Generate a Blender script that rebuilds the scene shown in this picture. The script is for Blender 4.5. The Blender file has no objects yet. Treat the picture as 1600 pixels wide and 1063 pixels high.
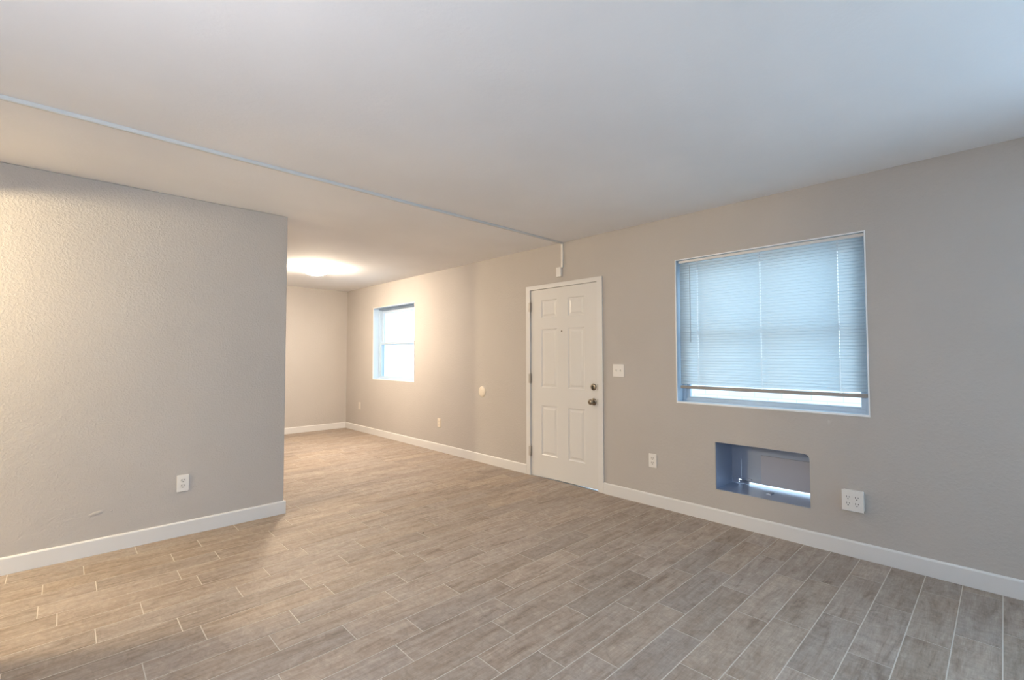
import bpy, bmesh, math, random
from mathutils import Matrix, Vector
C = bpy.context.scene
COL = C.collection
rnd = random.Random(7)

# ------------------------------------------------------------------ camera
D = 3.678      # right wall plane (X)
P = 4.063      # partition face (Y)
B = 8.103      # far wall (Y)
E_ = 1.323     # free end of partition (X)
H = 2.44       # ceiling
cam_data = bpy.data.cameras.new('camera')
cam_data.sensor_width = 36.0
cam_data.lens = 731.4155 * 36.0 / 1600.0
cam_data.shift_x = 7.58 / 1600.0
cam_data.shift_y = -1.23 / 1600.0
cam_data.clip_start = 0.02
cam = bpy.data.objects.new('camera', cam_data)
COL.objects.link(cam)
rt = Vector((0.72743784, -0.68617253, -0.00120255))
up = Vector((-0.02324675, -0.02639623, 0.99938122))
fw = Vector((0.68577968, 0.72695977, 0.0351529))
M = Matrix((( rt.x, up.x, -fw.x, 0), (rt.y, up.y, -fw.y, 0), (rt.z, up.z, -fw.z, 1.2822), (0, 0, 0, 1)))
cam.matrix_world = M
C.camera = cam

# ------------------------------------------------------------------ world, lamps, exposure
w = bpy.data.worlds.new('overcast_sky')
C.world = w
w.use_nodes = True
wn = w.node_tree.nodes
bg = wn['Background']
bg.inputs[0].default_value = (0.64, 0.83, 1.0, 1)
bg.inputs[1].default_value = 2.9
C.view_settings.view_transform = 'Standard'
C.view_settings.look = 'None'
C.view_settings.gamma = 1.0
C.view_settings.use_curve_mapping = False
C.view_settings.exposure = 0.0
LAMP_WARM = (1.0, 0.83, 0.64)
ADDED_LAMP_KITCHEN_COL = (1.0, 0.80, 0.50)
LAMP_FAR = 158.0
ADDED_LAMP_KITCHEN = 240.0
ADDED_LAMP_NEAR = 54.0
ADDED_LAMP_NEAR_COL = (0.96, 0.95, 1.0)

def portal(loc, rot, sx, sy):
    d = bpy.data.lights.new('daylight_portal', 'AREA')
    d.shape = 'RECTANGLE'; d.size = sx; d.size_y = sy
    d.cycles.is_portal = True
    o = bpy.data.objects.new('daylight_portal', d)
    COL.objects.link(o); o.location = loc; o.rotation_euler = rot
    return o
# portals face into the room (-Z of the light looks along -X)
portal((D + 0.21, 1.222, 1.485), (0, math.radians(90), 0), 1.18, 1.27)
# added area light standing in for daylight at an assumed, unseen window
d3 = bpy.data.lights.new('added_daylight_fill', 'AREA'); d3.shape = 'RECTANGLE'; d3.size = 1.12; d3.size_y = 1.70
d3.energy = 185.0; d3.color = (0.50, 0.75, 1.0)
o3 = bpy.data.objects.new('added_daylight_fill', d3); COL.objects.link(o3)
o3.location = (D + 0.19, -2.10, 1.485); o3.rotation_euler = (0, math.radians(90), 0)
portal((D + 0.21, 6.48, 1.485), (0, math.radians(90), 0), 1.17, 1.25)

# ------------------------------------------------------------------ materials
def mat(name):
    m = bpy.data.materials.new(name); m.use_nodes = True
    nt = m.node_tree
    return m, nt, nt.nodes['Principled BSDF']
def simple(name, col, rough=0.5, metal=0.0, spec=0.5):
    m, nt, b = mat(name)
    b.inputs['Base Color'].default_value = (*col, 1)
    b.inputs['Roughness'].default_value = rough
    b.inputs['Metallic'].default_value = metal
    b.inputs['Specular IOR Level'].default_value = spec
    return m
def N(nt, t, **kw):
    n = nt.nodes.new(t)
    for k, v in kw.items():
        if k in n.inputs: n.inputs[k].default_value = v
        else: setattr(n, k, v)
    return n
def plaster(name, col, bump, scale, rough=0.85, mottled=0.03, dist=0.004):
    m, nt, b = mat(name)
    L = nt.links
    geo = N(nt, 'ShaderNodeNewGeometry')
    n1 = N(nt, 'ShaderNodeTexNoise'); n1.inputs['Scale'].default_value = scale; n1.inputs['Detail'].default_value = 3.0; n1.inputs['Roughness'].default_value = 0.55
    n2 = N(nt, 'ShaderNodeTexNoise'); n2.inputs['Scale'].default_value = scale * 3.1; n2.inputs['Detail'].default_value = 2.0
    n3 = N(nt, 'ShaderNodeTexNoise'); n3.inputs['Scale'].default_value = 1.3; n3.inputs['Detail'].default_value = 3.0
    for n in (n1, n2, n3): L.new(geo.outputs['Position'], n.inputs['Vector'])
    ramp = N(nt, 'ShaderNodeValToRGB'); ramp.color_ramp.elements[0].position = 0.42; ramp.color_ramp.elements[1].position = 0.66
    L.new(n1.outputs['Fac'], ramp.inputs['Fac'])
    mx = N(nt, 'ShaderNodeMath', operation='MULTIPLY_ADD'); mx.inputs[1].default_value = 0.35
    L.new(n2.outputs['Fac'], mx.inputs[0]); L.new(ramp.outputs['Color'], mx.inputs[2])
    bp = N(nt, 'ShaderNodeBump'); bp.inputs['Strength'].default_value = bump; bp.inputs['Distance'].default_value = dist
    L.new(mx.outputs[0], bp.inputs['Height'])
    L.new(bp.outputs['Normal'], b.inputs['Normal'])
    mr = N(nt, 'ShaderNodeMapRange'); mr.inputs['From Min'].default_value = 0.3; mr.inputs['From Max'].default_value = 0.7
    mr.inputs['To Min'].default_value = 1 - mottled; mr.inputs['To Max'].default_value = 1 + mottled
    L.new(n3.outputs['Fac'], mr.inputs['Value'])
    sc = N(nt, 'ShaderNodeVectorMath', operation='SCALE'); sc.inputs[0].default_value = col
    L.new(mr.outputs['Result'], sc.inputs['Scale'])
    L.new(sc.outputs['Vector'], b.inputs['Base Color'])
    b.inputs['Roughness'].default_value = rough
    b.inputs['Specular IOR Level'].default_value = 0.3
    return m
WALLC = (0.50, 0.468, 0.438)
M_WALL = plaster('beige_wall_paint', WALLC, 0.22, 55)
M_PART = plaster('beige_orange_peel_paint', WALLC, 0.36, 85, dist=0.003)
M_CEIL = plaster('white_ceiling_paint', (0.84, 0.84, 0.85), 0.10, 40, 0.9)
M_TRIM = simple('white_trim_paint', (0.72, 0.71, 0.70), 0.38)
M_DOOR = simple('white_door_paint', (0.70, 0.69, 0.675), 0.32)
M_WHITE = simple('white_vinyl', (0.82, 0.83, 0.84), 0.35)
M_VINYL = simple('white_vinyl_daylight_tint', (0.50, 0.61, 0.72), 0.35)  # white vinyl; the blue cast of daylight is put into its colour
M_BEAD = simple('white_corner_bead', (0.86, 0.88, 0.90), 0.4)
M_PLATE = simple('white_plastic', (0.80, 0.775, 0.74), 0.32)
M_IVORY = simple('ivory_plastic', (0.80, 0.72, 0.60), 0.4)
M_PAINTED = simple('painted_plastic_cover', (0.66, 0.60, 0.53), 0.5)
M_DARK = simple('dark_slot', (0.03, 0.028, 0.025), 0.6)
M_RECEP = simple('receptacle_plastic', (0.74, 0.71, 0.67), 0.35)
M_NICKEL = simple('antique_nickel', (0.33, 0.28, 0.22), 0.28, 1.0)
M_STEEL = simple('hinge_steel', (0.55, 0.53, 0.50), 0.35, 0.7)
M_RACE = simple('raceway_plastic', (0.64, 0.65, 0.64), 0.4)
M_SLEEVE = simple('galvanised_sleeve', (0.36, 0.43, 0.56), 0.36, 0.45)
M_PANEL = simple('grey_back_panel', (0.44, 0.46, 0.54), 0.5)
M_RAIL = simple('blind_bottom_rail', (0.34, 0.32, 0.30), 0.5)
M_WAND = simple('clear_grey_wand', (0.33, 0.36, 0.38), 0.3)
M_CORD = simple('white_cord', (0.9, 0.9, 0.9), 0.7)
M_GASKET = simple('dark_weatherstrip', (0.05, 0.045, 0.04), 0.7)
M_CONC = plaster('pale_concrete', (0.80, 0.78, 0.76), 0.3, 20)
M_SPECK = simple('dark_crumb', (0.02, 0.015, 0.012), 0.8)

def blind_mat():
    m = bpy.data.materials.new('white_blind_slat'); m.use_nodes = True
    nt = m.node_tree; nt.nodes.clear(); L = nt.links
    out = N(nt, 'ShaderNodeOutputMaterial')
    a = N(nt, 'ShaderNodeBsdfDiffuse'); a.inputs['Color'].default_value = (0.80, 0.81, 0.82, 1)
    t = N(nt, 'ShaderNodeBsdfTranslucent'); t.inputs['Color'].default_value = (0.85, 0.93, 0.96, 1)
    mx = N(nt, 'ShaderNodeMixShader'); mx.inputs[0].default_value = 0.68
    g = N(nt, 'ShaderNodeBsdfGlossy'); g.inputs['Roughness'].default_value = 0.35
    m2 = N(nt, 'ShaderNodeMixShader'); m2.inputs[0].default_value = 0.04
    L.new(a.outputs[0], mx.inputs[1]); L.new(t.outputs[0], mx.inputs[2])
    L.new(mx.outputs[0], m2.inputs[1]); L.new(g.outputs[0], m2.inputs[2])
    L.new(m2.outputs[0], out.inputs['Surface'])
    return m
M_SLAT = blind_mat()

def glass_mat():
    m = bpy.data.materials.new('window_glass'); m.use_nodes = True
    nt = m.node_tree; nt.nodes.clear(); L = nt.links
    out = N(nt, 'ShaderNodeOutputMaterial')
    tr = N(nt, 'ShaderNodeBsdfTransparent'); tr.inputs['Color'].default_value = (0.94, 0.97, 0.98, 1)
    g = N(nt, 'ShaderNodeBsdfGlossy'); g.inputs['Roughness'].default_value = 0.02
    fr = N(nt, 'ShaderNodeFresnel'); fr.inputs['IOR'].default_value = 1.45
    mx = N(nt, 'ShaderNodeMixShader')
    ge = N(nt, 'ShaderNodeNewGeometry'); fr.inputs['IOR'].default_value = 1.45
    inv = N(nt, 'ShaderNodeMath', operation='SUBTRACT'); inv.inputs[0].default_value = 1.0
    L.new(ge.outputs['Backfacing'], inv.inputs[1])
    ml = N(nt, 'ShaderNodeMath', operation='MULTIPLY'); L.new(fr.outputs[0], ml.inputs[0]); L.new(inv.outputs[0], ml.inputs[1])
    L.new(ml.outputs[0], mx.inputs[0]); L.new(tr.outputs[0], mx.inputs[1]); L.new(g.outputs[0], mx.inputs[2])
    L.new(mx.outputs[0], out.inputs['Surface'])
    return m
M_GLASS = glass_mat()

def emit(name, col, s):
    m, nt, b = mat(name)
    b.inputs['Base Color'].default_value = (0.8, 0.8, 0.78, 1)
    b.inputs['Emission Color'].default_value = (*col, 1)
    b.inputs['Emission Strength'].default_value = s
    return m

def floor_mat():
    m, nt, b = mat('wood_look_porcelain_plank')
    L = nt.links
    at = N(nt, 'ShaderNodeAttribute'); at.attribute_name = 'plank'
    sep = N(nt, 'ShaderNodeSeparateColor'); L.new(at.outputs['Color'], sep.inputs[0])
    geo = N(nt, 'ShaderNodeNewGeometry')
    # shift the grain per plank so no two planks continue each other
    off = N(nt, 'ShaderNodeVectorMath', operation='SCALE'); off.inputs['Scale'].default_value = 37.0
    L.new(at.outputs['Vector'], off.inputs[0])
    add = N(nt, 'ShaderNodeVectorMath', operation='ADD')
    L.new(geo.outputs['Position'], add.inputs[0]); L.new(off.outputs[0], add.inputs[1])
    def mapped(sx, sy, dist=None):
        mp = N(nt, 'ShaderNodeMapping'); mp.inputs['Scale'].default_value = (sx, sy, 1)
        L.new(add.outputs[0], mp.inputs['Vector'])
        return mp
    def noise(mp, sc, det, rough, distort=0.0):
        n = N(nt, 'ShaderNodeTexNoise'); n.inputs['Scale'].default_value = sc; n.inputs['Detail'].default_value = det
        n.inputs['Roughness'].default_value = rough; n.inputs['Distortion'].default_value = distort
        L.new(mp.outputs[0], n.inputs['Vector']); return n
    streak = noise(mapped(2.2, 17), 1.0, 7.0, 0.66, 1.2)       # long dark grain
    blotch = noise(mapped(5.0, 10.0), 1.0, 6.0, 0.68, 1.0)       # worn pale patches
    scrape = noise(mapped(26, 15.0), 1.0, 5.0, 0.7, 1.6)       # cross saw marks
    fine = noise(mapped(14, 170), 1.0, 4.0, 0.7, 0.6)
    c1 = N(nt, 'ShaderNodeValToRGB')
    e = c1.color_ramp.elements
    e[0].position = 0.30; e[0].color = (0.200, 0.152, 0.115, 1)
    e[1].position = 0.66; e[1].color = (0.385, 0.322, 0.262, 1)
    k = e.new(0.47); k.color = (0.315, 0.252, 0.198, 1)
    L.new(streak.outputs['Fac'], c1.inputs['Fac'])
    # pale limed wash
    r2 = N(nt, 'ShaderNodeMapRange'); r2.inputs['From Min'].default_value = 0.44; r2.inputs['From Max'].default_value = 0.72
    r2.inputs['To Max'].default_value = 0.62
    L.new(blotch.outputs['Fac'], r2.inputs['Value'])
    m1 = N(nt, 'ShaderNodeMix', data_type='RGBA'); m1.inputs['B'].default_value = (0.44, 0.385, 0.325, 1)
    L.new(r2.outputs['Result'], m1.inputs['Factor']); L.new(c1.outputs['Color'], m1.inputs['A'])
    # cross marks
    r3 = N(nt, 'ShaderNodeMapRange'); r3.inputs['From Min'].default_value = 0.3; r3.inputs['From Max'].default_value = 0.7
    r3.inputs['To Min'].default_value = 0.80; r3.inputs['To Max'].default_value = 1.16
    L.new(scrape.outputs['Fac'], r3.inputs['Value'])
    r4 = N(nt, 'ShaderNodeMapRange'); r4.inputs['From Min'].default_value = 0.3; r4.inputs['From Max'].default_value = 0.7
    r4.inputs['To Min'].default_value = 0.84; r4.inputs['To Max'].default_value = 1.12
    L.new(fine.outputs['Fac'], r4.inputs['Value'])
    r5 = N(nt, 'ShaderNodeMapRange'); r5.inputs['To Min'].default_value = 0.92; r5.inputs['To Max'].default_value = 1.10
    L.new(sep.outputs[0], r5.inputs['Value'])
    p1 = N(nt, 'ShaderNodeMath', operation='MULTIPLY'); L.new(r3.outputs['Result'], p1.inputs[0]); L.new(r4.outputs['Result'], p1.inputs[1])
    p2 = N(nt, 'ShaderNodeMath', operation='MULTIPLY'); L.new(p1.outputs[0], p2.inputs[0]); L.new(r5.outputs['Result'], p2.inputs[1])
    s1 = N(nt, 'ShaderNodeVectorMath', operation='SCALE'); L.new(m1.outputs['Result'], s1.inputs[0]); L.new(p2.outputs[0], s1.inputs['Scale'])
    # some planks a little redder
    tint = N(nt, 'ShaderNodeMix', data_type='RGBA'); tint.inputs['A'].default_value = (1.03, 1.0, 0.99, 1); tint.inputs['B'].default_value = (0.99, 1.0, 1.06, 1)
    L.new(sep.outputs[1], tint.inputs['Factor'])
    s2 = N(nt, 'ShaderNodeVectorMath', operation='MULTIPLY'); L.new(s1.outputs[0], s2.inputs[0]); L.new(tint.outputs['Result'], s2.inputs[1])
    L.new(s2.outputs[0], b.inputs['Base Color'])
    rr = N(nt, 'ShaderNodeMapRange'); rr.inputs['From Min'].default_value = 0.3; rr.inputs['From Max'].default_value = 0.7
    rr.inputs['To Min'].default_value = 0.58; rr.inputs['To Max'].default_value = 0.72
    L.new(blotch.outputs['Fac'], rr.inputs['Value']); L.new(rr.outputs['Result'], b.inputs['Roughness'])
    bp = N(nt, 'ShaderNodeBump'); bp.inputs['Strength'].default_value = 0.25; bp.inputs['Distance'].default_value = 0.001
    L.new(streak.outputs['Fac'], bp.inputs['Height']); L.new(bp.outputs['Normal'], b.inputs['Normal'])
    return m
M_PLANK = floor_mat()
M_GROUT = simple('pale_grout', (0.60, 0.55, 0.49), 0.85)

def block_mat():
    m, nt, b = mat('white_painted_block')
    L = nt.links
    geo = N(nt, 'ShaderNodeNewGeometry')
    sp = N(nt, 'ShaderNodeSeparateXYZ'); L.new(geo.outputs['Position'], sp.inputs[0])
    cb = N(nt, 'ShaderNodeCombineXYZ'); L.new(sp.outputs['Y'], cb.inputs['X']); L.new(sp.outputs['Z'], cb.inputs['Y'])
    br = N(nt, 'ShaderNodeTexBrick'); L.new(cb.outputs[0], br.inputs['Vector'])
    br.inputs['Color1'].default_value = (0.90, 0.87, 0.85, 1); br.inputs['Color2'].default_value = (0.82, 0.79, 0.78, 1)
    br.inputs['Mortar'].default_value = (0.66, 0.65, 0.66, 1); br.inputs['Scale'].default_value = 1.0
    br.inputs['Brick Width'].default_value = 0.4; br.inputs['Row Height'].default_value = 0.2; br.inputs['Mortar Size'].default_value = 0.006
    L.new(br.outputs['Color'], b.inputs['Base Color']); b.inputs['Roughness'].default_value = 0.9
    return m
M_BLOCK = block_mat()

# ------------------------------------------------------------------ mesh helpers
class MB:
    """collects geometry, builds ONE mesh object"""
    def __init__(s): s.v = []; s.f = []; s.mi = []; s.sm = []
    def face(s, pts, mi=0, smooth=False):
        i = len(s.v); s.v += [tuple(p) for p in pts]; s.f.append(tuple(range(i, i + len(pts)))); s.mi.append(mi); s.sm.append(smooth)
    def box(s, x0, x1, y0, y1, z0, z1, mi=0):
        if x0 > x1: x0, x1 = x1, x0
        if y0 > y1: y0, y1 = y1, y0
        if z0 > z1: z0, z1 = z1, z0
        i = len(s.v)
        s.v += [(x0,y0,z0),(x1,y0,z0),(x1,y1,z0),(x0,y1,z0),(x0,y0,z1),(x1,y0,z1),(x1,y1,z1),(x0,y1,z1)]
        for f in ((0,3,2,1),(4,5,6,7),(0,1,5,4),(1,2,6,5),(2,3,7,6),(3,0,4,7)):
            s.f.append(tuple(i + k for k in f)); s.mi.append(mi); s.sm.append(False)
        return s
    def lathe(s, prof, axis='z', origin=(0,0,0), seg=32, mi=0, smooth=True):
        """prof: (radius, height) list; axis direction: 'z','-z','-y','y','-x'"""
        i = len(s.v); n = len(prof)
        for r, h in prof:
            for k in range(seg):
                a = 2 * math.pi * k / seg; c, d = r * math.cos(a), r * math.sin(a)
                if axis == 'z': p = (c, d, h)
                elif axis == '-z': p = (c, -d, -h)
                elif axis == '-y': p = (c, -h, d)
                elif axis == '-x': p = (-h, -c, d)
                else: p = (h, c, d)
                s.v.append((p[0] + origin[0], p[1] + origin[1], p[2] + origin[2]))
        for j in range(n - 1):
            for k in range(seg):
                k2 = (k + 1) % seg
                s.f.append((i + j*seg + k, i + j*seg + k2, i + (j+1)*seg + k2, i + (j+1)*seg + k)); s.mi.append(mi); s.sm.append(smooth)
        s.f.append(tuple(i + k for k in reversed(range(seg)))); s.mi.append(mi); s.sm.append(False)
        s.f.append(tuple(i + (n-1)*seg + k for k in range(seg))); s.mi.append(mi); s.sm.append(False)
        return s
    def prism(s, prof, a0, a1, plane='xz', mi=0):
        """extrude closed 2-D profile along the missing axis from a0 to a1"""
        n = len(prof); i = len(s.v)
        for a in (a0, a1):
            for u, v in prof:
                s.v.append((u, a, v) if plane == 'xz' else (a, u, v) if plane == 'yz' else (u, v, a))
        for k in range(n):
            k2 = (k + 1) % n
            s.f.append((i + k, i + k2, i + n + k2, i + n + k)); s.mi.append(mi); s.sm.append(False)
        s.f.append(tuple(i + k for k in reversed(range(n)))); s.mi.append(mi); s.sm.append(False)
        s.f.append(tuple(i + n + k for k in range(n))); s.mi.append(mi); s.sm.append(False)
        return s
    def build(s, name, mats, parent=None, bevel=0, seg=2, merge=False, kind=None):
        me = bpy.data.meshes.new(name)
        me.from_pydata(s.v, [], s.f)
        if not isinstance(mats, (list, tuple)): mats = [mats]
        for m in mats: me.materials.append(m)
        me.polygons.foreach_set('material_index', s.mi)
        me.polygons.foreach_set('use_smooth', s.sm)
        bm = bmesh.new(); bm.from_mesh(me)
        if merge: bmesh.ops.remove_doubles(bm, verts=bm.verts, dist=1e-5)
        bmesh.ops.recalc_face_normals(bm, faces=bm.faces)
        bm.to_mesh(me); bm.free()
        o = bpy.data.objects.new(name, me); COL.objects.link(o)
        if parent is not None: o.parent = parent
        if bevel:
            b = o.modifiers.new('bevel', 'BEVEL'); b.width = bevel; b.segments = seg; b.limit_method = 'ANGLE'; b.harden_normals = False
        if kind: o['kind'] = kind
        return o
def thing(name, label, cat, loc=(0,0,0), rotz=0.0, group=None):
    o = bpy.data.objects.new(name, None); COL.objects.link(o)
    o.location = loc; o.rotation_euler = (0, 0, rotz); o.empty_display_size = 0.1
    o['label'] = label; o['category'] = cat
    if group: o['group'] = group
    return o
def structure_root(name, loc=(0,0,0)):
    o = bpy.data.objects.new(name, None); COL.objects.link(o); o.location = loc; o.empty_display_size = 0.1
    o['kind'] = 'structure'
    return o

# ------------------------------------------------------------------ walls
def wall_x(name, x0, x1, ya, yb, za, zb, holes, m, extra=None):
    """slab between X planes with rectangular holes (y0,y1,z0,z1)"""
    mb = MB()
    ys = sorted({ya, yb, *[h[0] for h in holes], *[h[1] for h in holes]})
    zs = sorted({za, zb, *[h[2] for h in holes], *[h[3] for h in holes]})
    def solid(i, j):
        if not (0 <= i < len(ys) - 1 and 0 <= j < len(zs) - 1): return False
        cy, cz = (ys[i] + ys[i+1]) / 2, (zs[j] + zs[j+1]) / 2
        return not any(h[0] < cy < h[1] and h[2] < cz < h[3] for h in holes)
    for i in range(len(ys) - 1):
        for j in range(len(zs) - 1):
            if not solid(i, j): continue
            a, b, c, d = ys[i], ys[i+1], zs[j], zs[j+1]
            mb.face([(x0,a,c),(x0,b,c),(x0,b,d),(x0,a,d)]); mb.face([(x1,a,c),(x1,a,d),(x1,b,d),(x1,b,c)])
            if not solid(i-1, j): mb.face([(x0,a,c),(x0,a,d),(x1,a,d),(x1,a,c)])
            if not solid(i+1, j): mb.face([(x0,b,c),(x1,b,c),(x1,b,d),(x0,b,d)])
            if not solid(i, j-1): mb.face([(x0,a,c),(x1,a,c),(x1,b,c),(x0,b,c)])
            if not solid(i, j+1): mb.face([(x0,a,d),(x0,b,d),(x1,b,d),(x1,a,d)])
    if extra: extra(mb)
    return mb.build(name, m, merge=True, kind='structure')

W1 = (0.584, 1.861, 0.893, 2.076)
W2 = (5.860, 7.110, 0.898, 2.066)
W3 = (-3.00, -1.20, 0.893, 2.076)   # assumed window, unseen on the same wall, added for daylight fill
DR = (2.612, 3.556, 0.0, 2.012)
AC = (0.920, 1.552, 0.248, 0.612)
TH = 0.20
XL = -0.7       # wall with the passage to the left of the frame
YR = -3.2       # wall behind the camera
XK = -3.4       # far side of the adjoining kitchen
def ac_fillet(mb):
    # worn rounded upper corner of the opening
    r = 0.035; y0, z1 = AC[0], AC[3]
    prof = [(y0, z1)]
    for k in range(7):
        a = math.radians(180 - 15 * k) 
        prof.append((y0 + r + r * math.cos(a), z1 - r + r * math.sin(a)))
    mb.prism(prof, D, D + TH - 0.001, 'yz')
wall_x('wall_right', D, D + TH, YR, B, 0, H, [W1, W2, W3, DR, AC], M_WALL, ac_fillet)
MB().box(XL - 0.1, D + TH, B, B + 0.15, 0, H).build('wall_back', M_WALL, kind='structure')

# partition, with a lumpy plaster repair low down
mb = MB(); mb.box(XK, E_, P, P + 0.12, 0, H)
pw = mb.build('wall_left', M_PART, bevel=0.006, seg=2, kind='structure')
mb = MB()
def patch(cx, cz, rx, rz, h, ang):
    rings = [(1.0, 0.0), (0.82, 0.55), (0.55, 0.85), (0.25, 1.0)]
    prev = None; n = 20
    allr = []
    rr_ = [0.8 + 0.35 * rnd.random() for _ in range(n)]
    for s_, hh in rings:
        ring = []
        for k in range(n):
            a = 2 * math.pi * k / n
            u, v = rx * s_ * rr_[k] * math.cos(a), rz * s_ * rr_[(k * 3) % n] * math.sin(a)
            ring.append((cx + u * math.cos(ang) - v * math.sin(ang), P - h * hh, cz + u * math.sin(ang) + v * math.cos(ang)))
        allr.append(ring)
    for a, b in zip(allr, allr[1:]):
        for k in range(n):
            k2 = (k + 1) % n
            mb.face([a[k], a[k2], b[k2], b[k]], smooth=True)
    mb.face(allr[-1], smooth=True)
patch(0.168, 0.263, 0.042, 0.013, 0.004, 0.15)
patch(0.245, 0.262, 0.006, 0.006, 0.003, 0)
mb.build('plaster_repair', M_PART, merge=True, parent=pw)

# wall with the passage, walls behind the camera and round the kitchen
PASS = (3.19, P, 0.0, 2.205)
wall_x('wall_passage', XL - 0.10, XL, YR, P, 0, H, [PASS], M_WALL)
MB().box(XL - 0.1, D + TH, YR - 0.15, YR, 0, H).build('wall_rear', M_WALL, kind='structure')
MB().box(XK - 0.1, XK, 1.2, P + 0.12, 0, H).build('wall_kitchen_side', M_WALL, kind='structure')
MB().box(XK - 0.1, XL - 0.1, 1.1, 1.2, 0, H).build('wall_kitchen_rear', M_WALL, kind='structure')
MB().box(XL - 0.1, XL, P + 0.12, B, 0, H).build('wall_far_left', M_WALL, kind='structure')
MB().box(XK - 0.1, D + TH, YR - 0.15, B + 0.15, H, H + 0.12).build('ceiling', M_CEIL, kind='structure')

# ------------------------------------------------------------------ floor: every plank laid where it lies
def build_floor():
    me = bpy.data.meshes.new('floor')
    bm = bmesh.new()
    lay = bm.loops.layers.float_color.new('plank')
    pitch, o0, length, g = 0.1543, 0.036, 0.588, 0.0054
    known = {-1: 3.173, 0: 3.003, 1: 2.836, 2: 2.492, 3: 2.194, 4: 2.553, 5: 1.895, 6: 2.695, 7: 1.679, 8: 1.525, 9: 1.309, 10: 1.529,
             11: 1.095, 12: 0.653, 13: 0.990, 14: 0.710, 15: 0.263, 16: 0.497, 17: -0.160, 18: 0.131, 19: 0.313, 20: 0.0, 21: -0.072,
             22: 0.155, 23: -0.062, 24: 0.110, 25: -0.218}
    x_lo, x_hi, y_lo, y_hi = XK, D + 0.005, YR, B + 0.005
    def quad(a, b, c, d, z, col, mi):
        vs = [bm.verts.new(p) for p in ((a, c, z), (b, c, z), (b, d, z), (a, d, z))]
        f = bm.faces.new(vs); f.material_index = mi
        for l in f.loops: l[lay] = col
        return vs
    k0, k1 = int((y_lo - o0) // pitch), int((y_hi - o0) // pitch) + 1
    for k in range(k0, k1):
        ya, yb = o0 + k * pitch + g / 2, o0 + (k + 1) * pitch - g / 2
        ya, yb = max(ya, y_lo), min(yb, y_hi)
        if yb - ya < 0.003: continue
        st = known.get(k, rnd.uniform(0, length))
        n0 = math.floor((x_lo - st) / length)
        x = st + n0 * length
        while x < x_hi:
            a, b = max(x + g / 2, x_lo), min(x + length - g / 2, x_hi)
            if b - a > 0.004:
                col = (rnd.random(), rnd.random(), rnd.random(), 1)
                top = quad(a, b, ya, yb, 0.0, col, 0)
                dz = 0.0012; e = 0.0007
                low = [bm.verts.new((p.co.x + sx * e, p.co.y + sy * e, -dz)) for p, (sx, sy) in zip(top, ((-1,-1),(1,-1),(1,1),(-1,1)))]
                for i in range(4):
                    j = (i + 1) % 4
                    f = bm.faces.new((top[j], top[i], low[i], low[j])); f.material_index = 0
                    for l in f.loops: l[lay] = col
            x += length
    quad(x_lo, x_hi, y_lo, y_hi, -0.0010, (0.5, 0.5, 0.5, 1), 1)
    vs = quad(x_lo, D + TH, y_lo, y_hi, -0.06, (0.5, 0.5, 0.5, 1), 1)
    bm.normal_update()
    bm.to_mesh(me); bm.free()
    me.materials.append(M_PLANK); me.materials.append(M_GROUT)
    o = bpy.data.objects.new('floor', me); COL.objects.link(o); o['kind'] = 'structure'
build_floor()

# ------------------------------------------------------------------ baseboards
def base_prof(sign):
    t, h = 0.014, 0.103
    return [(0, 0), (sign * t, 0), (sign * t, h - 0.010), (sign * t * 0.8, h - 0.003), (sign * t * 0.45, h), (0, h)]
def base_y(name, y0, y1):       # along the right wall
    MB().prism([(D + u, v) for u, v in base_prof(-1)], y0, y1, 'xz').build(name, M_TRIM, bevel=0.002, kind='structure')
base_y('baseboard_right', YR, DR[0] - 0.029 - 0.001)
base_y('baseboard_door', DR[1] + 0.030, B)
def base_x(name, y, sign, x0, x1):
    MB().prism([(y + u, v) for u, v in base_prof(sign)], x0, x1, 'yz').build(name, M_TRIM, bevel=0.002, kind='structure')
base_x('baseboard_back', B, -1, XL, D - 0.012)
# partition baseboard returns round the free end
mb = MB()
mb.prism([(P + u, v) for u, v in base_prof(-1)], XL, E_ + 0.014, 'yz')
mb.prism([(E_ + u, v) for u, v in base_prof(1)], P - 0.002, P + 0.122, 'xz')
mb.build('baseboard_left', M_TRIM, bevel=0.002, kind='structure')
MB().prism([(XL + u, v) for u, v in base_prof(1)], YR, PASS[0], 'xz').build('baseboard_passage', M_TRIM, kind='structure')
base_x('baseboard_rear', YR, 1, XL + 0.014, D - 0.014)

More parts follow.
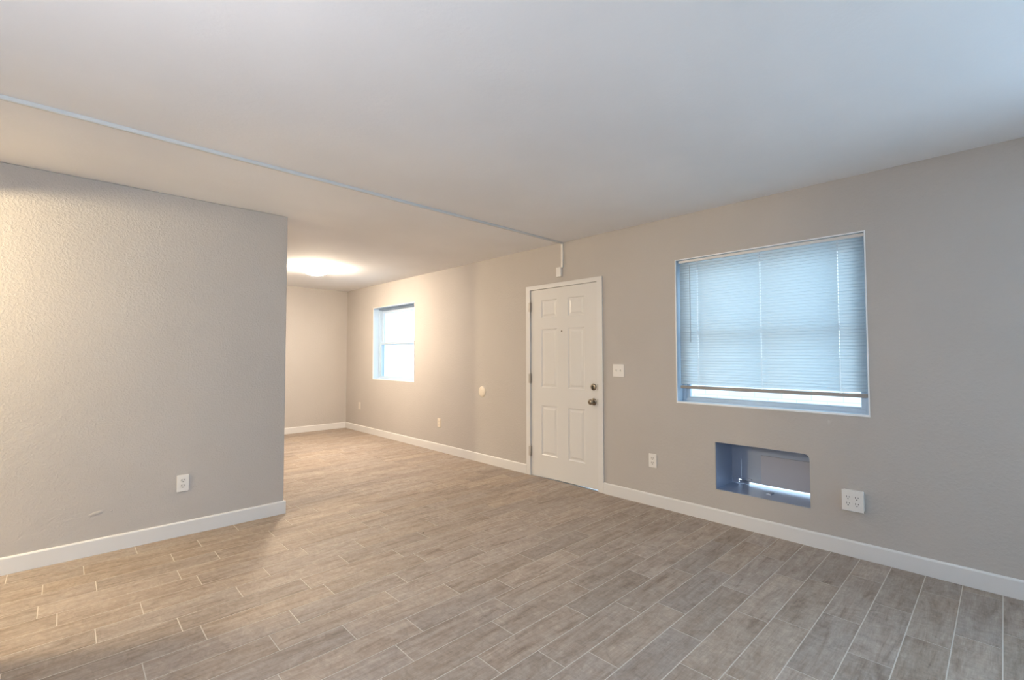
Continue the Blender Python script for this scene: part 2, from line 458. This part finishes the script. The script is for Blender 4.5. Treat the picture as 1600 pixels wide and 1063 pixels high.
# ------------------------------------------------------------------ windows
def window(name, W, rail_z, up_in, low_in, low_out=False):
    y0, y1, z0, z1 = W
    root = structure_root(name, (D, (y0 + y1) / 2, z0))
    cy = (y0 + y1) / 2
    def loc(mb):
        mb.v = [(a - D, b - cy, c - z0) for a, b, c in mb.v]; return mb
    t = 0.007
    xi, xo = D - 0.0015, D + TH + 0.01
    # painted reveal lining the opening
    e = MB()
    for q in ((y0, y0 + t, z0, z1), (y1 - t, y1, z0, z1), (y0 + t, y1 - t, z1 - t, z1), (y0 + t, y1 - t, z0, z0 + 0.0125)):
        e.box(xi - 0.002, D + 0.005, *q)
    loc(e).build('edge_bead', M_BEAD, root)
    xi = D + 0.005
    r = MB()
    r.box(xi, D + 0.10, y0, y0 + t, z0, z1); r.box(xi, D + 0.10, y1 - t, y1, z0, z1)
    r.box(xi, D + 0.10, y0 + t, y1 - t, z1 - t, z1)
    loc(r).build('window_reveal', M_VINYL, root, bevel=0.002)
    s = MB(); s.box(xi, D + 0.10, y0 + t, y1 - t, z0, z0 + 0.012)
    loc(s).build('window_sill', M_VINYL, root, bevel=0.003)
    # outer frame
    f = MB(); fw_ = 0.034; xf0, xf1 = D + 0.10, D + 0.19
    f.box(xf0, xf1, y0, y0 + fw_, z0, z1); f.box(xf0, xf1, y1 - fw_, y1, z0, z1)
    f.box(xf0, xf1, y0 + fw_, y1 - fw_, z0, z0 + fw_); f.box(xf0, xf1, y0 + fw_, y1 - fw_, z1 - fw_, z1)
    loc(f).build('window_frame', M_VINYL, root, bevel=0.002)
    def sash(xa, xb, za, zb, w_, nm):
        a, b = y0 + fw_, y1 - fw_
        m_ = MB()
        m_.box(xa, xb, a, a + w_, za, zb); m_.box(xa, xb, b - w_, b, za, zb)
        m_.box(xa, xb, a + w_, b - w_, za, za + w_ * 1.0); m_.box(xa, xb, a + w_, b - w_, zb - w_ * 1.2, zb)
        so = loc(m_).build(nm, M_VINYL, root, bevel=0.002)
        g = MB(); xm = (xa + xb) / 2
        g.box(xm - 0.002, xm + 0.002, a + w_, b - w_, za + w_, zb - w_ * 1.2)
        loc(g).build('pane', M_GLASS, so)
    sash(D + 0.112, D + 0.140, z0 + 0.022, rail_z + 0.022, low_in, 'lower_sash')
    sash(D + 0.145, D + 0.173, rail_z - 0.020, z1 - fw_, up_in, 'upper_sash')
    return root
w1 = window('window_1', W1, 1.468, 0.034, 0.028)
w2 = window('window_2', W2, 1.480, 0.045, 0.030)
w3 = window('added_window', W3, 1.468, 0.034, 0.028)  # added window out of view, holds the daylight fill

# ------------------------------------------------------------------ mini blind
bl = thing('window_blind', 'white horizontal mini blind lowered almost to the sill of the large window', 'blind', (D + 0.045, 1.220, 1.012))
bx, by, bz = D + 0.045, 1.220, 1.012
yb0, yb1 = 0.600, 1.842
def L3(mb):
    mb.v = [(a - bx, b - by, c - bz) for a, b, c in mb.v]; return mb
mb = MB(); zt = W1[3] - 0.0075
mb.box(D + 0.028, D + 0.060, yb0 - 0.004, yb1 + 0.004, zt - 0.020, zt)
L3(mb).build('headrail', M_PLATE, bl, bevel=0.003)
mb = MB()
z = 1.046; pitch = 0.0212; tilt = math.radians(73)
while z < zt - 0.034:
    # curved slat cross-section, room-side edge down
    pts = []
    for k in range(5):
        s_ = (k / 4 - 0.5) * 0.025
        crown = 0.0032 * (1 - (2 * (k / 4) - 1) ** 2)
        # s_ along the slat; the room side edge (-X) is the low one
        px = bx + s_ * math.cos(tilt) - crown * math.sin(tilt)
        pz = z + 0.0115 + s_ * math.sin(tilt) + crown * math.cos(tilt)
        pts.append((px, pz))
    i = len(mb.v)
    jit = rnd.uniform(-0.0002, 0.0002)
    cuts = [yb0]
    for cy_ in (0.742, 1.220, 1.692): cuts += [cy_ - 0.0022, cy_ + 0.0022]
    cuts.append(yb1)
    for yy in cuts:
        for px, pz in pts: mb.v.append((px, yy, pz + jit))
    for q_ in range(len(cuts) - 1):
        for k in range(4):
            if q_ % 2 == 1 and k in (1, 2): continue        # route hole for the cord
            j = i + 5 * q_
            mb.f.append((j + k, j + k + 1, j + 5 + k + 1, j + 5 + k)); mb.mi.append(0); mb.sm.append(True)
    z += pitch
sl = L3(mb).build('slats', M_SLAT, bl)
so = sl.modifiers.new('thickness', 'SOLIDIFY'); so.thickness = 0.0004
mb = MB(); mb.box(bx - 0.012, bx + 0.012, yb0 - 0.001, yb1 + 0.001, 1.010, 1.035)
L3(mb).build('bottom_rail', M_RAIL, bl, bevel=0.004).__setitem__('label', 'taupe bottom rail')
for yy in (0.742, 1.220, 1.692):
    mb = MB()
    mb.box(bx - 0.0125, bx - 0.0110, yy + 0.0030, yy + 0.0042, 1.030, zt - 0.02)
    mb.box(bx - 0.0125, bx - 0.0110, yy - 0.0042, yy - 0.0030, 1.030, zt - 0.02)
    L3(mb).build('ladder_cord', M_CORD, bl)
mb = MB(); mb.lathe([(0.0028, 0), (0.0032, 0.01), (0.0026, 0.03), (0.0026, 0.60), (0.0034, 0.61), (0.002, 0.63)], 'z', (bx - 0.026, 1.744, 1.392), 10)
L3(mb).build('tilt_wand', M_WAND, bl)

# ------------------------------------------------------------------ door
dr = structure_root('door_1', (D, 3.085, 0.0))
def LD(mb):
    mb.v = [(a - D, b - 3.085, c) for a, b, c in mb.v]; return mb
ys0, ys1 = 2.6485, 3.5215      # slab
zs_top = 1.987
def door_slab():
    mb = MB()
    xf, xb = D + 0.002, D + 0.046
    cols = [(2.803, 3.010), (3.153, 3.372)]
    rows = [(0.238, 0.757), (0.948, 1.563), (1.680, 1.870)]
    ys = [ys0, cols[0][0], cols[0][1], cols[1][0], cols[1][1], ys1]
    zs = [0.012, rows[0][0], rows[0][1], rows[1][0], rows[1][1], rows[2][0], rows[2][1], zs_top]
    # the slab's foot rises towards the latch side, leaving a wedge of daylight
    def zb(y): return 0.005 + (ys1 - y) / (ys1 - ys0) * 0.013
    for i in range(5):
        for j in range(7):
            a, b, c, d = ys[i], ys[i+1], zs[j], zs[j+1]
            ca, cb = (zb(a), zb(b)) if j == 0 else (c, c)
            if i in (1, 3) and j in (1, 3, 5):
                loops = [(0.0, 0.0), (0.009, 0.007), (0.022, 0.0075), (0.040, 0.002)]
                prev = None
                for ins, dep in loops:
                    q = [(xf + dep, a + ins, c + ins), (xf + dep, b - ins, c + ins), (xf + dep, b - ins, d - ins), (xf + dep, a + ins, d - ins)]
                    if prev:
                        for k in range(4):
                            k2 = (k + 1) % 4
                            mb.face([prev[k], prev[k2], q[k2], q[k]])
                    prev = q
                mb.face(prev)
            else:
                mb.face([(xf, a, ca), (xf, b, cb), (xf, b, d), (xf, a, d)])
    a, b = ys0, ys1
    mb.face([(xb, a, zb(a)), (xb, a, zs_top), (xb, b, zs_top), (xb, b, zb(b))])
    mb.face([(xf, a, zb(a)), (xf, a, zs_top), (xb, a, zs_top), (xb, a, zb(a))])
    mb.face([(xf, b, zb(b)), (xf, b, zs_top), (xb, b, zs_top), (xb, b, zb(b))])
    mb.face([(xf, a, zs_top), (xf, b, zs_top), (xb, b, zs_top), (xb, a, zs_top)])
    mb.face([(xf, a, zb(a)), (xf, b, zb(b)), (xb, b, zb(b)), (xb, a, zb(a))])
    return mb
slab = LD(door_slab()).build('door_panel', M_DOOR, dr, merge=True)
# frame: jambs and head fill the opening, flat narrow casing laps the wall
f = MB(); xj = D + TH
f.prism([(2.583, 0), (2.6445, 0), (2.6445, 1.990), (3.5255, 1.990), (3.5255, 0), (3.585, 0), (3.585, 2.034), (2.583, 2.034)], D - 0.013, D - 0.0005, 'yz')
f.box(D - 0.0005, xj, 2.613, 2.6445, 0, 2.010); f.box(D - 0.0005, xj, 3.5255, 3.555, 0, 2.010); f.box(D - 0.0005, xj, 2.6445, 3.5255, 1.990, 2.010)
# stops behind the slab
f.box(D + 0.050, D + 0.085, 2.644, 2.660, 0, 1.99); f.box(D + 0.050, D + 0.085, 3.510, 3.526, 0, 1.99); f.box(D + 0.050, D + 0.085, 2.66, 3.51, 1.976, 1.99)
LD(f).build('door_frame', M_TRIM, dr, bevel=0.0015, seg=1)
for zc in (1.808, 1.036, 0.258):
    h = MB()
    h.lathe([(0.0065, -0.052), (0.0065, 0.052)], 'z', (D - 0.010, 3.5235, zc), 14)
    h.lathe([(0.003, 0.052), (0.0055, 0.055), (0.003, 0.061)], 'z', (D - 0.010, 3.5235, zc), 12)
    h.lathe([(0.003, -0.061), (0.0055, -0.055), (0.003, -0.052)], 'z', (D - 0.010, 3.5235, zc), 12)
    h.box(D - 0.0145, D + 0.001, 3.5255, 3.545, zc - 0.05, zc + 0.05)
    h.box(D - 0.001, D + 0.0035, 3.508, 3.5225, zc - 0.05, zc + 0.05)
    for k in (-1, 0, 1):
        h.box(D - 0.0172, D - 0.010, 3.518, 3.529, zc + k * 0.026 - 0.0012, zc + k * 0.026 + 0.0012)
    LD(h).build('hinge', M_STEEL, dr)
# deadbolt with thumb turn
db = MB(); db.lathe([(0.033, 0), (0.033, 0.004), (0.029, 0.010), (0.022, 0.014), (0.010, 0.015)], '-x', (D + 0.002, 2.697, 0.982), 36)
dbo = LD(db).build('deadbolt', M_NICKEL, dr)
tt = MB(); tt.box(D - 0.036, D - 0.012, 2.697 - 0.004, 2.697 + 0.004, 0.982 - 0.019, 0.982 + 0.019)
tt.v = [(a - D, b - 3.085, c) for a, b, c in tt.v]; tt.build('thumb_turn', M_NICKEL, dbo, bevel=0.003)
kn = MB(); kn.lathe([(0.034, 0), (0.034, 0.004), (0.029, 0.010), (0.014, 0.013)], '-x', (D + 0.002, 2.697, 0.842), 36)
kr = LD(kn).build('knob_rose', M_NICKEL, dr)
kn = MB(); kn.lathe([(0.012, 0.010), (0.011, 0.022), (0.014, 0.028), (0.022, 0.034), (0.0275, 0.045), (0.0275, 0.053), (0.023, 0.062), (0.014, 0.0665), (0.007, 0.067)], '-x', (D + 0.002, 2.697, 0.842), 36)
kn.v = [(a - D, b - 3.085, c) for a, b, c in kn.v]; kn.build('door_knob', M_NICKEL, kr)
ph = MB(); ph.lathe([(0.0085, 0), (0.0085, 0.0025), (0.006, 0.0035)], '-x', (D + 0.002, 3.089, 1.533), 20)
pho = LD(ph).build('peephole', M_NICKEL, dr)
ph = MB(); ph.lathe([(0.0052, 0.003), (0.0045, 0.0042)], '-x', (D + 0.002, 3.089, 1.533), 16)
ph.v = [(a - D, b - 3.085, c) for a, b, c in ph.v]; ph.build('lens', M_DARK, pho)
for zc, hh in ((0.982, 0.028), (0.842, 0.028)):
    s = MB(); s.box(D - 0.0145, D + 0.02, 2.6425, 2.6455, zc - hh, zc + hh)
    s.box(D - 0.0142, D - 0.0125, 2.634, 2.6445, zc - hh, zc + hh)
    LD(s).build('strike_plate', M_STEEL, dr)
s = MB(); s.box(D + 0.02, D + TH, 2.6445, 3.5255, -0.004, 0.0005)
LD(s).build('threshold', simple('aluminium_threshold', (0.55, 0.56, 0.58), 0.45, 0.6), dr)
# worn sweep that still reaches the sill on the hinge half only
s = MB()
s.face([(D + 0.0465, 3.515, 0.0015), (D + 0.0465, 3.515, 0.03), (D + 0.0465, 2.655, 0.03), (D + 0.0465, 2.655, 0.019), (D + 0.0465, 2.98, 0.0035)])
so = LD(s).build('door_sweep', M_GASKET, dr)
sm = so.modifiers.new('thickness', 'SOLIDIFY'); sm.thickness = 0.004; sm.offset = 1

# ------------------------------------------------------------------ air-conditioner sleeve in the wall
a0, a1, az0, az1 = AC
XB = D + 0.312
sv = thing('wall_sleeve', 'empty metal air conditioner sleeve set through the wall below the large window', 'wall sleeve', (D, (a0 + a1) / 2, az0))
def LS(mb):
    mb.v = [(a - D, b - (a0 + a1) / 2, c - az0) for a, b, c in mb.v]; return mb
t = 0.003
m_ = MB(); xa = D + 0.010
m_.box(xa, XB + 0.03, a0, a0 + t, az0, az1); m_.box(xa, XB + 0.03, a1 - t, a1, az0, az1)
m_.box(xa, XB + 0.03, a0 + t, a1 - t, az1 - t, az1); m_.box(xa, XB + 0.03, a0 + t, a1 - t, az0, az0 + t)
LS(m_).build('sleeve_casing', M_SLEEVE, sv)
m_ = MB()
m_.box(XB, XB + 0.002, 1.327, 1.4765, az0 + 0.024, az1 - 0.004)
m_.box(XB, XB + 0.002, 1.4775, a1 - t - 0.0004, az0 + 0.048, az1 - 0.004)
m_.box(XB + 0.0005, XB + 0.0025, 1.474, 1.480, 0.44, az1 - 0.004)
m_.box(XB, XB + 0.002, 1.418, 1.492, az0 + 0.004, az0 + 0.030)
m_.box(XB, XB + 0.002, 1.499, a1 - 0.004, az0 + 0.004, az0 + 0.043)
m_.box(XB, XB + 0.002, 1.492, 1.499, az0 + 0.004, az0 + 0.012); m_.box(XB, XB + 0.002, 1.492, 1.499, az0 + 0.020, az0 + 0.028)
m_.box(XB, XB + 0.002, a0 + t, 1.327, 0.49, az1 - 0.004)
LS(m_).build('back_panel', M_SLEEVE, sv)
m_ = MB(); m_.box(XB - 0.014, XB - 0.004, a0 + 0.004, 1.325, 0.274, 0.500)
LS(m_).build('cover_board', M_PANEL, sv, bevel=0.001)
m_ = MB()
m_.box(XB - 0.012, XB + 0.001, 1.40, a1 - t, az0 + 0.040, az0 + 0.050)
LS(m_).build('mounting_rail', M_SLEEVE, sv)
m_ = MB()
m_.box(D + 0.12, D + 0.18, 1.20, 1.235, az0 + t, az0 + t + 0.012)
LS(m_).build('drain_clip', M_SLEEVE, sv)

# ------------------------------------------------------------------ electrical fittings; local frame: x right, -y out of the wall, z up
RW = math.radians(-90)
def slots(mb, cx, cz, y, s=1.0):
    mb.box(cx - 0.0078*s, cx - 0.0052*s, y - 0.0005, y + 0.001, cz - 0.001, cz + 0.0085*s)
    mb.box(cx + 0.0050*s, cx + 0.0076*s, y - 0.0005, y + 0.001, cz + 0.0005, cz + 0.0075*s)
    mb.lathe([(0.0028*s, -0.001), (0.0028*s, 0.0005)], '-y', (cx, y, cz - 0.0075*s), 12)
def recep(root, cx, cz, y, m):
    r = MB()
    n = 24; prof = []
    for k in range(n):
        a = 2 * math.pi * k / n
        prof.append((cx + 0.0172 * math.cos(a), cz + max(-0.0125, min(0.0125, 0.0172 * math.sin(a)))))
    r.prism(prof, y - 0.0018, y + 0.001, 'xz')
    ro = r.build('receptacle', m, root)
    s = MB(); slots(s, cx, cz, y - 0.0018, 1.15); s.build('slot_openings', M_DARK, ro)
def outlet(label, loc, rz, m=M_PLATE, mr=M_RECEP):
    o = thing('wall_outlet', label, 'outlet', loc, rz, 'duplex wall outlets low on the walls')
    p = MB(); p.box(-0.0365, 0.0365, -0.0065, 0, -0.059, 0.059); p.build('cover_plate', m, o, bevel=0.003)
    recep(o, 0, 0.0195, -0.0065, mr); recep(o, 0, -0.0195, -0.0065, mr)
    s = MB(); s.lathe([(0.003, 0), (0.0028, 0.0012)], '-y', (0, -0.0065, 0), 12); s.build('screw', m, o)
    return o
outlet('white duplex outlet on the wall just right of the white door', (D, 2.083, 0.384), RW)
outlet('white duplex outlet on the textured partition wall at left', (0.634, P, 0.372), 0.0)
outlet('small pale outlet between the far window and the white door', (D, 5.228, 0.380), RW, M_IVORY, M_IVORY)
outlet('tiny beige outlet nearest the far corner, left of the small window', (D, 7.575, 0.430), RW, M_PAINTED, M_PAINTED)

sw = thing('light_switch', 'white two-gang toggle switch plate beside the white door', 'light switch', (D, 2.415, 1.145), RW)
p = MB(); p.box(-0.0585, 0.0585, -0.006, 0, -0.058, 0.058); p.build('cover_plate', M_PLATE, sw, bevel=0.003)
for cx in (-0.023, 0.023):
    s = MB(); s.box(cx - 0.005, cx + 0.005, -0.0066, -0.004, -0.012, 0.012)
    s.prism([(-0.006, -0.004), (-0.006, 0.006), (-0.017, 0.010), (-0.018, 0.005)], cx - 0.0035, cx + 0.0035, 'yz')
    s.build('toggle', M_RECEP, sw, bevel=0.0008)
    for cz in (-0.030, 0.030):
        s = MB(); s.lathe([(0.0026, 0), (0.0024, 0.0006)], '-y', (cx, -0.006, cz), 12); s.build('screw', M_PLATE, sw)

q = thing('quad_outlet_box', 'surface mounted white box with four receptacles low at right of the wall sleeve', 'outlet', (D, 0.679, 0.362), RW)
p = MB(); p.box(-0.054, 0.054, -0.038, 0, -0.062, 0.062); p.build('box_body', M_PLATE, q, bevel=0.005, seg=3)
p = MB(); p.box(-0.057, 0.057, -0.043, -0.037, -0.066, 0.066); p.build('cover_plate', M_PLATE, q, bevel=0.003)
for cx in (-0.023, 0.023):
    for cz in (-0.0195, 0.0195): recep(q, cx, cz, -0.043, M_PLATE)

rp = thing('round_cover_plate', 'round painted blank cover disc on the wall left of the white door', 'cover plate', (D, 4.338, 0.848), RW)
p = MB(); p.lathe([(0.064, 0), (0.064, 0.004), (0.058, 0.008), (0.02, 0.010), (0.005, 0.010)], '-y', (0, 0, 0), 48)
p.build('disc', simple('cream_disc', (0.74, 0.67, 0.57), 0.45), rp)
for cx in (-0.03, 0.03):
    s = MB(); s.lathe([(0.0035, 0.008), (0.003, 0.0112)], '-y', (cx, 0, 0), 12); s.build('screw', M_PAINTED, rp)

# surface raceway across the ceiling, down the wall to a small box above the door
rc = thing('cable_raceway', 'thin white cable raceway crossing the ceiling and ending above the door', 'cable raceway', (D, 3.07, H))
def LR(mb):
    mb.v = [(a - D, b - 3.07, c - H) for a, b, c in mb.v]; return mb
segs = [(XL, 3.030), (0.0, 3.018), (0.62, 3.029), (1.02, 3.031), (1.72, 3.043), (2.47, 3.054), (3.0, 3.056), (D - 0.016, 3.068)]
mb = MB(); hw, dp = 0.011, 0.019
for (xa, ya), (xb, yb) in zip(segs, segs[1:]):
    i = len(mb.v)
    for x, y in ((xa, ya), (xb, yb)):
        mb.v += [(x, y - hw, H), (x, y - hw, H - dp + 0.004), (x, y - hw + 0.004, H - dp), (x, y + hw - 0.004, H - dp), (x, y + hw, H - dp + 0.004), (x, y + hw, H)]
    for k in range(5):
        mb.f.append((i + k, i + k + 1, i + 6 + k + 1, i + 6 + k)); mb.mi.append(0); mb.sm.append(False)
LR(mb).build('ceiling_channel', M_RACE, rc, merge=True)
for x, y in ((1.70, 3.043), (2.47, 3.054)):
    mb = MB(); mb.lathe([(0.004, 0), (0.003, 0.004)], '-z', (x, y - 0.012, H - 0.004), 10); LR(mb).build('fixing_clip', M_STEEL, rc)
mb = MB(); mb.box(D - 0.016, D, 3.058, 3.080, 2.180, H - 0.001)
LR(mb).build('wall_channel', M_PLATE, rc, bevel=0.002)
mb = MB(); mb.box(D - 0.030, D, 3.072, 3.134, 2.088, 2.187)
LR(mb).build('end_box', M_PLATE, rc, bevel=0.004)

# ------------------------------------------------------------------ lamps
def dome_lamp(label, loc, watts, col, r=0.165, drop=0.0):
    o = thing('ceiling_lamp', label, 'ceiling lamp', loc)
    b = MB(); b.lathe([(r * 0.9, 0), (r * 0.96, 0.012), (r * 0.9, 0.022)], '-z', (0, 0, 0), 48); b.build('lamp_base', M_WHITE, o)
    prof = []
    for k in range(11):
        a = math.radians(90 * k / 10)
        prof.append((max(0.004, r * math.cos(a)), 0.022 + 0.085 * math.sin(a)))
    area = 2 * math.pi * r * r * 0.8
    d = MB(); d.lathe(prof, '-z', (0, 0, 0), 48)
    d.build('glass_shade', emit('lit_frosted_glass', col, watts / (math.pi * area)), o)
    return o
dome_lamp('lit flush dome lamp on the ceiling of the far room', (2.36, 6.15, H), LAMP_FAR, LAMP_WARM)
# added unseen pendants: one gives the warm light at left, one general fill
def pendant(label, loc, drop, rg, watts, col):
    kp = thing('added_pendant', label, 'pendant lamp', loc)
    d = MB(); d.lathe([(0.05, 0), (0.05, 0.02)], '-z', (0, 0, 0), 24); d.build('lamp_base', M_WHITE, kp)
    d = MB(); d.lathe([(0.004, 0.02), (0.004, drop - rg)], '-z', (0, 0, 0), 8); d.build('cord', M_WHITE, kp)
    prof = [(max(0.003, rg * math.sin(math.radians(180 * k / 16))), drop - rg * math.cos(math.radians(180 * k / 16))) for k in range(17)]
    d = MB(); d.lathe(prof, '-z', (0, 0, 0), 32); d.build('glass_globe', emit('lit_globe', col, watts / (math.pi * 4 * math.pi * rg ** 2)), kp)
pendant('small lit globe pendant added unseen beyond the passage for the warm light at left', (-1.5, 3.60, H), 0.34, 0.08, ADDED_LAMP_KITCHEN, ADDED_LAMP_KITCHEN_COL)
pendant('large lit globe pendant added unseen beside the camera as fill light', (-0.45, 0.9, H), 0.80, 0.15, ADDED_LAMP_NEAR, ADDED_LAMP_NEAR_COL)


# ------------------------------------------------------------------ crumb on the floor
cr = MB()
cr.lathe([(0.003, 0), (0.0055, 0.002), (0.004, 0.005), (0.001, 0.006)], 'z', (0, 0, 0), 9)
co = cr.build('floor_crumb', M_SPECK); co.location = (1.912, 2.915, 0)
co['label'] = 'tiny dark crumb lying alone on the plank floor'; co['category'] = 'crumb'

# ------------------------------------------------------------------ outdoors
MB().box(D + TH, D + 14, -8, 16, -0.30, -0.10).build('ground_outside', M_CONC, kind='structure')
MB().box(D + 4.5, D + 4.7, -4.0, 14.0, -0.10, 1.25).build('wall_outside', M_BLOCK, kind='structure')
